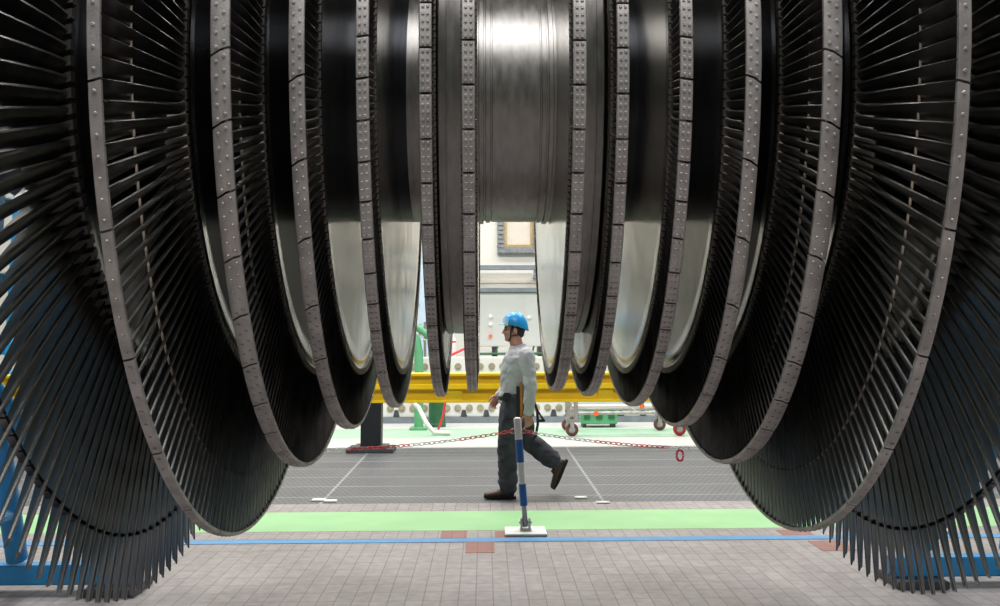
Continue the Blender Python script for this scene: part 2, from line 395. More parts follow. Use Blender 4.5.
for i, st in enumerate(ST):
    Rt = st['r']*S; xo = st['x']*S; w = st['w']
    if i == 0:
        xc = xo-.02; nbl = 147; pitch = 360/nbl; phase = .3
        secs = []
        for k in range(9):
            u = k/8; r_ = lerp(RW-.01, Rt, u)
            secs.append((r_, xc - .012*u, lerp(.205, .090, u**.9), lerp(.022, .011, u), R(lerp(12, 58, u**.8)), lerp(.24, .07, u)))
        tg = 2*PI*RW/nbl
        plat = (xc, .225, tg*.62, RW-.02, RW+.022, tg*.42)
        rn = 2.265
        nubs = [(xc-.005, rn, .032, 2*PI*rn/nbl*.9, .015)]
        hw = .105; wx = xc
    else:
        xc = xo-w/2; nbl = st['n']*st['seg']; pitch = 360/nbl; phase = st['ph']+pitch/2
        secs = []
        K = {1: 6, 2: 5}.get(i, 3)
        ax_r = {1: .085, 2: .085, 3: .075, 4: .058, 5: .056, 6: .056}[i]
        st_r = {1: 14, 2: 16, 3: 22, 4: 25, 5: 25, 6: 25}[i]; st_t = {1: 63, 2: 56, 3: 42, 4: 32, 5: 30, 6: 28}[i]
        ch_t = {1: .082, 2: .074, 3: .066, 4: .054, 5: .052, 6: .052}[i]
        for k in range(K):
            u = k/(K-1); r_ = lerp(RW-.01, Rt-.012, u)
            secs.append((r_, xc, lerp(ax_r/math.cos(R(st_r)), ch_t, u), lerp(.017, .010, u) if i < 3 else .010, R(lerp(st_r, st_t, u)), lerp(.20, .05, u)))
        tg = 2*PI*RW/nbl
        plat = (xc, ax_r+.012, tg*.80, RW-.02, RW+.010, tg*.22)
        nubs = None; hw = max(ax_r/2-.006, .024); wx = xc
    for s in (-1, 1):
        # wheel: hub, thinner web, stepped rim
        bm = bmesh.new()
        X = s*wx
        rim0 = 1.380
        if i == 0:
            pr = [(hw*.9, rs-.02), (hw*.9, .80), (hw*.72, .92), (hw*.66, 1.22), (hw*.8, 1.30), (hw*.82, 1.37), (hw*.95, 1.385), (hw*.95, 1.42), (hw, 1.43), (hw, RW)]
        else:
            pr = [(hw, rs-.02), (hw, .76), (hw*.90, .82), (hw*.86, 1.26), (hw*.94, 1.33), (hw*.94, rim0), (hw*1.08, rim0+.008), (hw*1.08, 1.418), (hw*.98, 1.424), (hw*.98, 1.442), (hw*1.05, 1.447), (hw*1.05, RW)]
        lathe_x(bm, [(X+a, r_) for a, r_ in pr] + [(X-a, r_) for a, r_ in pr[::-1]], 160)
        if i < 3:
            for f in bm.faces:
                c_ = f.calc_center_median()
                if i == 0 or math.hypot(c_.y, c_.z) < 1.35: f.material_index = 1  # last-stage wheel all dark; next two webs have dark blade reflections put into colour
        wheel = obj('bladed_wheel', bm, ['wheel', 'darksteel'], rotor, 'yes')
        wheel['label'] = ['last-stage wheel with the longest free-standing blades', 'second longest blade row with narrow shroud ring', 'blade row with wide double-riveted shroud', 'mid-size blade row with riveted shroud', 'short blade row with barred shroud', 'very short blade row at outer end of the thick drum', 'shortest blade row beside the bare central shaft'][i]
        # blades
        bmb = bmesh.new(); blade_geo(bmb, secs, plat, nubs, mir=-1 if s > 0 else 1)
        proto = None; rng = own_blades(i, s)
        for k in range(nbl):
            t = (phase + k*pitch)
            tt = (t+180) % 360-180
            if rng and rng[0] <= tt <= rng[1]:
                if proto is None:
                    proto = obj('blade', bmb.copy(), ['blade', 'platform'], wheel, 'yes'); o = proto
                else:
                    o = proto.copy(); col.objects.link(o)
                o.rotation_euler = (theta(tt), 0, 0); n_blade += 1
            else:
                blade_geo(blade_rest, secs, plat, nubs, mir=-1 if s > 0 else 1, mtx=Matrix.Rotation(theta(tt), 4, 'X'))
        bmb.free()
        # shroud segments
        if i:
            dp = 360/st['seg']; proto = None
            lim = {1: (-2, 102), 2: (-1, 106), 3: (-1, 104), 4: (3, 83)}.get(i)
            for k in range(st['seg']):
                a = st['ph']+k*dp; aa = (a+180) % 360-180
                if lim and lim[0] <= aa <= lim[1]:
                    if proto is None:
                        b_ = bmesh.new(); seg_geo(b_, st, xo, Rt, 0, dp, -1 if s > 0 else 1)
                        proto = obj('shroud_segment', b_, 'shroud', wheel, 'yes'); o = proto
                    else:
                        o = proto.copy(); col.objects.link(o)
                    o.rotation_euler = (R(aa), 0, 0); n_seg += 1
                else:
                    seg_geo(seg_rest, st, xo, Rt, aa, aa+dp, -1 if s > 0 else 1)
        for rr, on in ((1.98, 1), (1.735, 2)):
            if i == on:
                b_ = bmesh.new()
                xw = s*(xc-.012)
                tube(b_, [(xw, rr*math.cos(2*PI*k/180), rr*math.sin(2*PI*k/180)) for k in range(180)], .0055, 6, closed=True, ref=(1, 0, 0))
                obj('lacing_wire', b_, 'wire', wheel, 'all')
tag(obj('blade', blade_rest, ['blade', 'platform'], rotor, 'yes'), 'remaining blades of all the rows', kind='stuff')
tag(obj('shroud_segment', seg_rest, 'shroud', rotor, 'yes'), 'remaining shroud segments over the blade tips', kind='stuff')
print('blades', n_blade, 'segments', n_seg)

# ---------------------------------------------------------------- blue rotor stands
def make_stand(x, label):
    e = empty('rotor_stand', (x, 0, 0), label, 'stand', 'blue rotor stands')
    s = 1
    bm = bmesh.new()
    zt = AX-.30
    for a, b in (((-.34, zt-.42), (.34, zt-.02)),): box(bm, (-.16, a[0], a[1]), (.16, b[0], b[1]), bev=.01)
    for q in (-1, 1): box(bm, (-.13, q*.365-.055, zt-.12), (.13, q*.365+.055, AX+.06), bev=.01)
    obj('saddle', bm, 'blue', e)
    for q in (-1, 1):
        bm = bmesh.new()
        tube(bm, [(0, q*.25, zt-.40), (0, q*1.05, .20)], .065, 12)
        obj('leg', bm, 'blue', e, 'yes')
        for p in (-1, 1):
            bm = bmesh.new(); tube(bm, [(p*.62, q*1.05, .17), (p*.03, q*.55, 1.30)], .06, 10); obj('brace', bm, 'blue', e, 'yes')
        bm = bmesh.new(); box(bm, (-.78, q*1.05-.06, .05), (.78, q*1.05+.06, .17), bev=.008); obj('base_beam', bm, 'blue', e)
        for p in (-1, 1):
            bm = bmesh.new(); box(bm, (p*.64-.16, q*1.05-.17, 0), (p*.64+.16, q*1.05+.17, .05), bev=.006); obj('foot_plate', bm, 'darkgrey', e)
    bm = bmesh.new(); tube(bm, [(0, -.95, .5), (0, .95, .5)], .05, 10); obj('cross_tie', bm, 'blue', e)
    return e
make_stand(-3.1, 'blue steel stand behind the blade tips, by the yellow beam\'s long end')
make_stand(3.22, 'blue steel stand behind the blade tips, near the outer red floor tiles')

# ---------------------------------------------------------------- yellow beam on black posts
d0 = FD(372, 450.5)
pb = at(430, 402, d0); pt_ = at(430, 373, d0)
yb = at(500, 400, d0).y
zb0, zb1 = pb.z, pt_.z
xl, xr = at(-90, 400, d0).x, at(770, 400, d0).x
e = empty('support_beam', (0, yb, 0), 'long yellow steel beam on black posts behind the walking person', 'beam')
bm = bmesh.new()
h = zb1-zb0
box(bm, (xl, -.16, zb1-.035-zb0+zb0), (xr, .16, zb1), bev=.004)
box(bm, (xl, -.08, zb1-.14), (xr, .08, zb1-.036))
box(bm, (xl, -.15, zb1-.215), (xr, .15, zb1-.135), bev=.01)
box(bm, (xl, -.06, zb0+.035), (xr, .06, zb1-.214))
box(bm, (xl, -.13, zb0), (xr, .13, zb0+.036), bev=.004)
for x in [at(q, 400, d0).x for q in (-20, 150, 305, 455, 605, 740)]:
    box(bm, (x-.10, -.115, zb0+.03), (x+.10, .10, zb1-.21))
obj('beam', bm, 'yellow', e)
for px in (372, -40, 745):
    x = at(px, 440, d0).x
    bm = bmesh.new(); box(bm, (x-.135, -.13, .07), (x+.135, .13, zb0), bev=.006); obj('post', bm, 'black', e)
    bm = bmesh.new(); box(bm, (x-.31, -.26, 0), (x+.31, .26, .05), bev=.008); box(bm, (x-.22, -.2, .05), (x+.22, .2, .075)); obj('foot_plate', bm, 'darkgrey', e)

# ---------------------------------------------------------------- white machine base frame behind it
d1 = FD(470, 421.5)
yw = at(500, 400, d1).y
e = empty('bolted_frame', (0, yw, 0), 'white steel machine base with rows of round bolts behind the yellow beam', 'machine base')
zt, zl = at(500, 357, d1).z, at(500, 402, d1).z
x0, x1 = at(330, 400, d1).x, at(760, 400, d1).x
def bolt_rail(z0, z1, zc, pyr, wedge):
    bm = bmesh.new()
    box(bm, (x0, -.2, z0), (x1, .2, z1), bev=.008)
    x = x0+.12; k = 0
    while x < x1-.1:
        tube(bm, [(x, -.215, zc), (x, -.19, zc)], .062, 14, mi=1)
        tube(bm, [(x, -.228, zc), (x, -.20, zc)], .030, 10, mi=1)
        if wedge and k % 2 == 0:
            xa = x-.095
            vs = [bm.verts.new(v) for y_ in (-.225, -.19) for v in ((xa-.055, y_, zc-.14), (xa+.055, y_, zc-.14), (xa+.03, y_, zc-.03), (xa-.03, y_, zc-.03))]
            for f in ((0,1,2,3),(4,5,6,7),(0,1,5,4),(1,2,6,5),(2,3,7,6),(3,0,4,7)): bm.faces.new([vs[i] for i in f]).material_index = 2
        x += .19 if k % 2 == 0 else .20; k += 1
    return bm
obj('upper_rail', bolt_rail(zt-.31, zt, at(500, 366, d1).z, 0, False), ['white', 'bolt', 'darkgrey'], e)
obj('lower_rail', bolt_rail(.10, zl+.04, at(500, 407, d1).z, 0, True), ['white', 'bolt', 'darkgrey'], e)
bm = bmesh.new(); box(bm, (x0-.05, -.26, 0), (x1+.05, .26, .10), bev=.006); obj('skid', bm, 'rail', e)
for x in (x0+.1, x0+1.6, (x0+x1)/2, x1-1.6, x1-.1):
    bm = bmesh.new(); box(bm, (x-.07, -.12, zl+.03), (x+.07, .12, zt-.30)); obj('upright', bm, 'white', e)
# enclosure on it
d2 = d1+.3
z0, z1 = at(500, 346.5, d2).z, at(500, 288, d2).z
xa, xb = at(466, 320, d2).x, at(640, 320, d2).x
ye = at(500, 320, d2).y
e = empty('machine_enclosure', ((xa+xb)/2, ye+.3, zt), 'pale grey machine enclosure with orange button behind the blue helmet', 'cabinet')
hx = (xb-xa)/2
bm = bmesh.new(); box(bm, (-hx, -.3, z0-zt), (hx, .4, z1-zt-.08), bev=.012)
for q in (-.33, .34): box(bm, (hx*q-.006, -.306, z0-zt+.03), (hx*q+.006, -.296, z1-zt-.12))
obj('body', bm, 'greypanel', e)
bm = bmesh.new(); box(bm, (-hx-.03, -.34, z1-zt-.08), (hx+.03, .44, z1-zt), bev=.008); obj('top_rail', bm, 'rail', e)
for px, py, m_, nm in ((490.5, 336, 'orange', 'push_button'), (490.5, 316, 'wplastic', 'push_button'), (490.5, 324, 'wplastic', 'push_button'), (529, 317, 'wplastic', 'push_button')):
    p = at(px, py, d2) - e.location
    bm = bmesh.new(); tube(bm, [(p.x, -.33, p.z), (p.x, -.29, p.z)], .032, 14); o = obj(nm, bm, m_, e, 'yes')
    if m_ == 'orange': o['label'] = 'orange push button'
for x in [-hx+.1+k*.42 for k in range(int(2*hx/.42)+1)]:
    obj('mounting_foot', bxm((x-.05, -.25, 0), (x+.05, .3, z0-zt)), 'darkgrey', e)
bm = bmesh.new()
tube(bm, [(-hx, -.28, .05), (hx, -.28, .05)], .022, 10)
for k in range(9): tube(bm, [(-hx+.2+k*.33, -.28, .05), (-hx+.24+k*.33, -.26, (z0-zt)+.01)], .018, 8)
obj('pipe', bm, 'dkgreen', e, 'yes')

# ---------------------------------------------------------------- wall fittings
p0, p1 = at(390, 267.5, 19.7), at(640, 267.5, 19.7)
e = empty('wall_rail', ((p0.x+p1.x)/2, BACK, p0.z), 'blue-grey rail on short brackets along the cream wall below the framed panel', 'rail')
hw_ = (p1.x-p0.x)/2
bm = bmesh.new(); box(bm, (-hw_, -.27, -.05), (hw_, -.19, .05), bev=.008); obj('rail_bar', bm, 'rail', e)
for k in range(5):
    x = -hw_+.35 + k*(2*hw_-.7)/4
    x = [at(q, 267, 19.7).x-e.location.x for q in (404, 441, 478, 535.5, 600)][k]
    bm = bmesh.new(); box(bm, (x-.03, -.24, -.18), (x+.03, -.19, -.04)); box(bm, (x-.03, -.24, -.22), (x+.03, 0, -.17)); obj('bracket', bm, 'rail', e)
pc = at(519, 253, 19.8); 
e = empty('framed_panel', (pc.x, BACK, pc.z), 'grey ribbed frame with gilded inner edge round a cream panel on the wall', 'panel')
W_, H_ = at(540.5, 250, 19.8).x-at(497.5, 250, 19.8).x, 1.15
def ringframe(bm, w, h, z, t, y0, y1, mi=0):
    for lo, hi in (((-w/2, y0, z), (w/2, y1, z+t)), ((-w/2, y0, z+h-t), (w/2, y1, z+h)), ((-w/2, y0, z+t), (-w/2+t, y1, z+h-t)), ((w/2-t, y0, z+t), (w/2, y1, z+h-t))): box(bm, lo, hi, mi, bev=.012)
bm = bmesh.new(); t_ = .15
ringframe(bm, W_, H_, 0, t_, -.10, 0)
n = 8
for k in range(n):
    x = -W_/2+.07+k*(W_-.14)/(n-1)
    for z in (.075, H_-.075): box(bm, (x-.026, -.125, z-.055), (x+.026, -.09, z+.055), bev=.01)
for k in range(10):
    z = .15+k*(H_-.3)/9
    for x in (-W_/2+.075, W_/2-.075): box(bm, (x-.055, -.125, z-.026), (x+.055, -.09, z+.026), bev=.01)
obj('outer_frame', bm, 'frame', e)
bm = bmesh.new(); ringframe(bm, W_-2*t_+.02, H_-2*t_+.02, t_-.01, .055, -.085, 0); obj('inner_frame', bm, 'gold', e)
bm = bmesh.new(); box(bm, (-W_/2+t_, -.04, t_), (W_/2-t_, 0, H_-t_)); obj('panel', bm, 'cream', e)
# vertical pipe and pale blue cabinet by the wall, seen past the short blade row
p = at(416, 300, 18.7)
e = empty('wall_pipe', (p.x, p.y, 0), 'white vertical pipe with clamp beside the pale blue locker', 'pipe')
bm = bmesh.new(); tube(bm, [(0, 0, 0), (0, 0, 5.2)], .05, 14); obj('pipe', bm, 'white', e, 'yes')
for z in (2.05, 3.2, 4.4):
    bm = bmesh.new(); tube(bm, [(0, 0, z), (0, 0, z+.07)], .064, 14); obj('clamp', bm, 'bolt', e, 'yes')
p = at(425, 300, 19.4)
e = empty('locker', (p.x, p.y, 0), 'tall pale blue locker by the wall behind the green bracket', 'locker')
bm = bmesh.new(); box(bm, (-.16, -.2, 0), (.24, .25, 3.5), bev=.01); obj('body', bm, 'paleblue', e)
bm = bmesh.new(); box(bm, (-.14, -.222, .12), (.22, -.2, 3.42), bev=.006); o = obj('door', bm, 'paleblue', e)
bm = bmesh.new(); box(bm, (-.10, -.26, 1.5), (-.07, -.222, 1.72)); obj('handle', bm, 'galv', o)

# ---------------------------------------------------------------- green bracket machine
d3 = 15.7
p = at(419, 371, d3)
e = empty('green_bracket', (p.x, p.y, 0), 'green bent steel bracket rising above the yellow beam beside the white pipe', 'bracket')
def loc(px, py): q = at(px, py, d3); return (q.x-p.x, 0, q.z)
bm = bmesh.new()
tube(bm, [(0, 0, .03), loc(419, 372), loc(418.5, 352), loc(416.5, 341), loc(410, 331), loc(400, 326)], [.075, .075, .075, .075, .07, .06], 12)
obj('column', bm, 'green', e, 'yes')
bm = bmesh.new(); tube(bm, [loc(429, 336), loc(421, 330), loc(413, 324), loc(403, 320)], .06, 12); obj('arm', bm, 'green', e, 'yes')
bm = bmesh.new(); box(bm, (-.14, -.16, 0), (.14, .16, .04), bev=.01); obj('base_plate', bm, 'green', e)
bm = bmesh.new(); tube(bm, [loc(425, 357), loc(425, 322)], .022, 8); tube(bm, [loc(423, 340), loc(426, 340)], .03, 8); obj('tie_rod', bm, 'galv', e, 'yes')
# green drum below the beam
p = at(437, 412, 16.15)
e = empty('green_drum', (p.x, p.y, 0), 'dark green drum standing on the floor under the yellow beam', 'drum')
bm = bmesh.new()
tube(bm, [(0, 0, 0), (0, 0, .05), (0, 0, .06), (0, 0, .42), (0, 0, .43), (0, 0, .47)], [.15, .15, .14, .14, .15, .15], 20); obj('body', bm, 'dkgreen', e, 'yes')
bm = bmesh.new(); tube(bm, [(0, 0, .47), (0, 0, .49)], .11, 20); obj('lid', bm, 'darkgrey', e, 'yes')
# white hose leaning
e = None
a, b = at(419, 400, 15), at(434, 416, 14.8)
bm = bmesh.new(); tube(bm, [(a.x-.25, a.y, .62), (a.x, a.y, .40), ((a.x+b.x)/2, b.y, .2), (b.x, b.y, .045), (b.x+.25, b.y, .04)], .035, 10)
tag(obj('hose', bm, 'white', None, 'yes'), 'thick white hose dropping to the floor beside the dark green drum', 'hose')
bm = bmesh.new(); a, b = at(440, 415, 15.4), at(446, 403, 15.4)
tube(bm, [(a.x-.03, a.y, .03), (a.x, a.y, .09), ((a.x+b.x)/2, a.y, .25), (b.x, a.y, .5), (b.x+.02, a.y+.3, .62)], .018, 8)
tag(obj('hose', bm, 'red', None, 'yes'), 'thin red hose hanging under the yellow beam by the dark green drum', 'hose')
# white canister with red ring and red lance on the base rail
p = at(452.5, 357, d1)
e = empty('canister', (p.x, p.y, zt), 'small white canister with red band standing on the white machine base', 'canister')
bm = bmesh.new(); tube(bm, [(0, 0, 0), (0, 0, .01), (0, 0, .30), (0, 0, .34), (0, 0, .36), (0, 0, .43)], [.055, .06, .06, .045, .025, .025], 16); obj('body', bm, 'wplastic', e, 'yes')
bm = bmesh.new(); tube(bm, [(0, 0, .255), (0, 0, .285)], .0615, 16); obj('band', bm, 'red', e, 'yes')
bm = bmesh.new(); a, b = at(449, 356, d1-.15), at(466, 348, d1-.15)
tube(bm, [(a.x-.1, a.y, zt+.022), (a.x+.02, a.y, zt+.03), (b.x-.05, b.y, zt+.14), (b.x, b.y+.15, zt+.15), (b.x, b.y+.3, zt+.02)], .022, 8)
tag(obj('hose', bm, 'red', None, 'yes'), 'red hose rising from the white machine base beside the white canister', 'hose')

# ---------------------------------------------------------------- green tool chest and tube trolley
p = at(598, 420, 16.05)
e = empty('tool_chest', (p.x, p.y, 0), 'low green slatted chest behind the grey tube trolley', 'chest')
bm = bmesh.new(); box(bm, (-.3, -.18, .06), (.3, .18, .5), bev=.01); obj('body', bm, 'green', e)
for k in range(3):
    x = -.2+k*.2
    bm = bmesh.new(); box(bm, (x-.05, -.195, .14), (x+.05, -.17, .46)); obj('slot_panel', bm, 'dkgreen', e)
for x in (-.24, .24):
    bm = bmesh.new(); box(bm, (x-.03, -.15, 0), (x+.03, .15, .06)); obj('foot', bm, 'darkgrey', e)

dt = FD(572, 436.5)
o0 = at(572, 430, dt)
e = empty('tube_trolley', (o0.x, o0.y, 0), 'low grey tube trolley on red casters behind the yellow beam', 'trolley')
def tl(px, py, d=dt): q = at(px, py, d); return Vector((q.x-o0.x, q.y-o0.y, q.z))
zr = tl(600, 413).z; zu = tl(600, 406).z
xe = tl(705, 413).x
yd = .75
bm = bmesh.new()
for y_ in (0, yd):
    tube(bm, [(0, y_, zr), (xe, y_, zr)], .028, 10)
for x in (0, xe*.5, xe): tube(bm, [(x, 0, zr), (x, yd, zr)], .024, 8)
obj('lower_frame', bm, 'galv', e, 'yes')
bm = bmesh.new()
tube(bm, [(0, 0, zu), (xe, 0, zu)], .03, 10); tube(bm, [(0, yd, zu), (xe, yd, zu)], .03, 10)
obj('upper_tube', bm, 'white', e, 'yes')
bm = bmesh.new()
box(bm, (-.09, -.05, zr-.13), (-.03, .05, zu+.10), bev=.006); box(bm, (.03, -.05, zr-.13), (.09, .05, zu+.10), bev=.006); box(bm, (-.09, -.045, zr-.05), (.09, .045, zr+.05))
obj('end_post', bm, 'galv', e)
bm = bmesh.new(); box(bm, (xe-.04, -.04, zr-.05), (xe+.04, .04, zu+.08), bev=.006); box(bm, (xe-.04, yd-.04, zr-.05), (xe+.04, yd+.04, zu+.08), bev=.006); box(bm, (-.04, yd-.04, zr-.05), (.04, yd+.04, zu+.08), bev=.006)
obj('corner_post', bm, 'galv', e)
xc_ = tl(680, 430).x
for x, y_, m_ in ((0, 0, 'wheelbrown'), (xc_, 0, 'wheelred'), (tl(660, 423, dt+yd).x, yd, 'wheelbrown'), (0, yd, 'wheelbrown')):
    bm = bmesh.new(); rr = .10
    for q in (-1, 1): box(bm, (x-.03, y_+q*.045-.006, rr-.02), (x+.03, y_+q*.045+.006, rr+.14))
    box(bm, (x-.06, y_-.055, rr+.13), (x+.06, y_+.055, rr+.16)); tube(bm, [(x, y_, rr+.155), (x, y_, zr)], .022, 8)
    fk = obj('caster_fork', bm, 'galv', e)
    bm = bmesh.new()
    tube(bm, [(x+.072*math.cos(2*PI*k/20), y_, rr+.072*math.sin(2*PI*k/20)) for k in range(20)], [(.026, .028)]*20, 10, closed=True, ref=(0, 1, 0))
    w_ = obj('caster_wheel', bm, m_, fk, 'all')
    if m_ == 'wheelred': w_['label'] = 'bright red caster wheel'
    bm = bmesh.new(); tube(bm, [(x, y_-.018, rr), (x, y_+.018, rr)], .05, 14); tube(bm, [(x, y_-.05, rr), (x, y_+.05, rr)], .012, 8); obj('caster_hub', bm, 'galv', fk, 'yes')
for px, py in ((596, 413.5), (642, 406)):
    q = tl(px, py); bm = bmesh.new(); box(bm, (q.x-.035, -.04, q.z-.035), (q.x+.035, .04, q.z+.035), bev=.008); obj('clip', bm, 'orange', e)

# ---------------------------------------------------------------- blue storage rack far off to the side
p = at(-42, 420, 15.5)
e = empty('storage_rack', (p.x, p.y, 0), 'tall blue storage rack with three shelves standing behind the yellow beam\'s long end', 'rack')
for x in (-1.2, .55):
    for y_ in (-.4, .4):
        bm = bmesh.new(); box(bm, (x-.05, y_-.05, 0), (x+.05, y_+.05, 4.4), bev=.006); obj('upright', bm, 'blue', e)
for z in (1.3, 2.5, 3.75):
    for y_ in (-.4, .4):
        bm = bmesh.new(); box(bm, (-1.15, y_-.03, z-.08), (.5, y_+.03, z+.06), bev=.006); obj('shelf_beam', bm, 'blue', e)
    bm = bmesh.new(); box(bm, (-1.15, -.37, z+.06), (.5, .37, z+.09)); obj('shelf', bm, 'galv', e)

# ---------------------------------------------------------------- small plates on the grating
for i, (px, py, w_, l_, lab) in enumerate(((318.5, 500.5, .13, .11, 'small white plate on the grating edge, farthest from the walking person'),
                                         (330.5, 501.5, .12, .10, 'small white plate on the grating edge, second farthest from the walking person'),
                                         (581, 498, .12, .09, 'white plate at the edge of the grating just behind the rear boot'),
                                         (603, 503, .13, .08, 'white plate at the edge of the grating, second from the rear boot'))):
    q = fl(px, py)
    bm = bmesh.new(); box(bm, (-w_/2, -l_/2, 0), (w_/2, l_/2, .012), bev=.004)
    for a in (-1, 1): tube(bm, [(a*w_*.36, 0, .011), (a*w_*.36, 0, .016)], .008, 8)
    tag(obj('cover_plate', bm, 'white', None, loc=(q.x, q.y, 0)), lab, 'plate', 'cover plates on the grating')

# ---------------------------------------------------------------- stanchions and chain
SD = FD(525, 533)
def make_stanchion(loc_, lean, label):
    e = empty('chain_stanchion', loc_, label, 'stanchion', 'blue and white chain stanchions')
    bm = bmesh.new(); box(bm, (-.165, -.15, 0), (.165, .15, .022), bev=.005); obj('base_plate', bm, 'wplastic', e)
    bm = bmesh.new()
    for q in (-1, 1): box(bm, (q*.032-.008, -.04, .02), (q*.032+.008, .04, .12), bev=.006)
    box(bm, (-.045, -.045, .02), (.045, .045, .035)); tube(bm, [(-.05, 0, .085), (.05, 0, .085)], .012, 8)
    obj('hinge_bracket', bm, 'galv', e)
    top = Vector((lean, 0, .91)); bot = Vector((0, 0, .05)); ax = top-bot
    def P(z): return bot + ax*((z-.05)/.86)
    bm = bmesh.new(); tube(bm, [P(.05), P(.225)], .021, 14); obj('lower_tube', bm, 'galv', e, 'yes')
    bm = bmesh.new()
    zs = [.215, .385, .555, .735, .895]
    for k in range(4): tube(bm, [P(zs[k]), P(zs[k+1])], .0305, 18, mi=1 if k % 2 == 0 else 0)
    tube(bm, [P(.894), P(.905), P(.91)], [.0305, .026, .015], 18)
    obj('pole', bm, ['polewhite', 'poleblue'], e, 'yes')
    bm = bmesh.new()
    for q in (-1, 1):
        c = P(.80)+Vector((q*.046, 0, 0))
        tube(bm, [c+Vector((.018*math.cos(2*PI*k/12), 0, .018*math.sin(2*PI*k/12))) for k in range(12)], .004, 6, closed=True, ref=(0, 1, 0))
    obj('chain_eye', bm, 'galv', e, 'all')
    return e, P(.80)
q = at(525.5, 533, SD); st0 = Vector((q.x, q.y, 0))
e0, hk = make_stanchion(st0, -.062, 'blue and white chain post on white base in front of the walking person')
h0 = st0+hk
lp, rp = at(105, 520, 7.9), at(925, 520, 7.9)
e1, hk1 = make_stanchion(Vector((lp.x, lp.y, 0)), .0, 'blue and white chain post behind the long blades, beyond the black beam post')
e2, hk2 = make_stanchion(Vector((rp.x, rp.y, 0)), .0, 'blue and white chain post behind the long blades, beyond the red chain loop')
h1 = Vector((lp.x, lp.y, 0))+hk1; h2 = Vector((rp.x, rp.y, 0))+hk2
def chain(a, b, sag, reds, label, loop=None):
    """links along a sagging line from a to b; reds: stretches (distance from a) of red links"""
    bm = bmesh.new()
    N = 400; pts = []
    for i in range(N+1):
        u = i/N; p = a.lerp(b, u); p.z -= sag*4*u*(1-u); pts.append(p)
    cum = [0]
    for i in range(N): cum.append(cum[-1]+(pts[i+1]-pts[i]).length)
    pl = .042; s = .02; k = 0; j = 0
    def put(c, t, k, mi, hl=.028, hw__=.013, wr=.0036):
        up = Vector((0, 0, 1)); sd = t.cross(up).normalized(); up = sd.cross(t).normalized()
        v = (up if k % 2 else sd); v = (up*.75+sd*.65).normalized() if k % 2 else (up*.65-sd*.75).normalized()
        nrm = t.cross(v)
        ring = [c + t*(hl*math.cos(2*PI*q/10)) + v*(hw__*math.sin(2*PI*q/10)) for q in range(10)]
        tube(bm, ring, wr, 5, mi, closed=True, ref=nrm)
    while s < cum[-1]-.01:
        while cum[j+1] < s: j += 1
        f = (s-cum[j])/(cum[j+1]-cum[j]); c = pts[j].lerp(pts[j+1], f); t = (pts[j+1]-pts[j]).normalized()
        put(c, t, k, 0 if any(r0 <= s <= r1 for r0, r1 in reds) else 1)
        s += pl; k += 1
    if loop is not None:
        c = loop
        for k in range(12):
            an = 2*PI*k/12; put(c+Vector((.026*math.sin(an), 0, .042*math.cos(an)-.042)), Vector((math.cos(an), 0, -.9*math.sin(an))).normalized(), k, 0, .016, .008, .0036)
    return tag(obj('barrier_chain', bm, ['red', 'wplastic'], None, 'all'), label, 'chain', 'red and white barrier chains')
chain(h0+Vector((-.055, 0, 0)), h1, .145, ((0, .40), (.82, 1.36), (1.9, 2.4), (2.9, 3.4)), 'red and white barrier chain running from the stanchion past the black beam post')
uu = (at(677, 449, SD).x-h0.x)/(h2.x-h0.x)
lpnt = (h0+Vector((.045, 0, 0))).lerp(h2, uu); lpnt.z -= .145*4*uu*(1-uu)+.02
chain(h0+Vector((.045, 0, 0)), h2, .145, ((0, .10), (.60, 1.16), (1.7, 2.2), (2.7, 3.3)), 'red and white barrier chain with a hanging red loop below the tube trolley', lpnt)

# ---------------------------------------------------------------- the walking person
PD = FD(513, 497)
pf = at(513, 497, PD)
PZ = 0.
px2m = PD/958
def J(px, py, lat=0.):                                  # joint seen at px, py; lat > 0 towards the camera
    return Vector(((px-513)*px2m, -lat, (497-py)*px2m))
def finish(bm, name, m, parent, voxel, smooth_n=2, disp=None, loc=None):
    me = bpy.data.meshes.new('tmp'); bm.to_mesh(me); bm.free()
    o = bpy.data.objects.new('tmp', me); col.objects.link(o)
    r_ = o.modifiers.new('r', 'REMESH'); r_.mode = 'VOXEL'; r_.voxel_size = voxel; r_.use_smooth_shade = True
    s_ = o.modifiers.new('s', 'SMOOTH'); s_.iterations = smooth_n; s_.factor = .5
    dg = bpy.context.evaluated_depsgraph_get(); dg.update()
    new = bpy.data.meshes.new_from_object(o.evaluated_get(dg))
    bpy.data.objects.remove(o); bpy.data.meshes.remove(me)
    new.name = name
    new.materials.clear(); new.materials.append(M[m])
    if disp:
        ns = [v.normal.copy() for v in new.vertices]
        for v, nn in zip(new.vertices, ns): v.co += nn*disp(v.co)
    new.polygons.foreach_set('use_smooth', [True]*len(new.polygons))
    q = bpy.data.objects.new(name, new); col.objects.link(q)
    if parent: q.parent = parent
    if loc is not None: q.location = loc
    return q
def limb(bm, pts, rad, n=14, ref=None):
    """tapering tube with a ball at each joint so that bends stay round"""
    tube(bm, pts, rad, n, ref=ref)
    for p, r_ in zip(pts, rad):
        rr = r_ if not isinstance(r_, (tuple, list)) else min(r_)
        ell(bm, p, (rr, rr, rr), seg=12)
def rings(bm, rows, n=24):
    """stack of level ellipses: (x, y, z, rx, ry)"""
    prev = None; first = None
    for x, y, z, rx, ry in rows:
        ring = [bm.verts.new((x+rx*math.cos(2*PI*k/n), y+ry*math.sin(2*PI*k/n), z)) for k in range(n)]
        if prev:
            for k in range(n): bm.faces.new((prev[k], prev[(k+1) % n], ring[(k+1) % n], ring[k]))
        else: first = ring
        prev = ring
    bm.faces.new(first); bm.faces.new(prev)
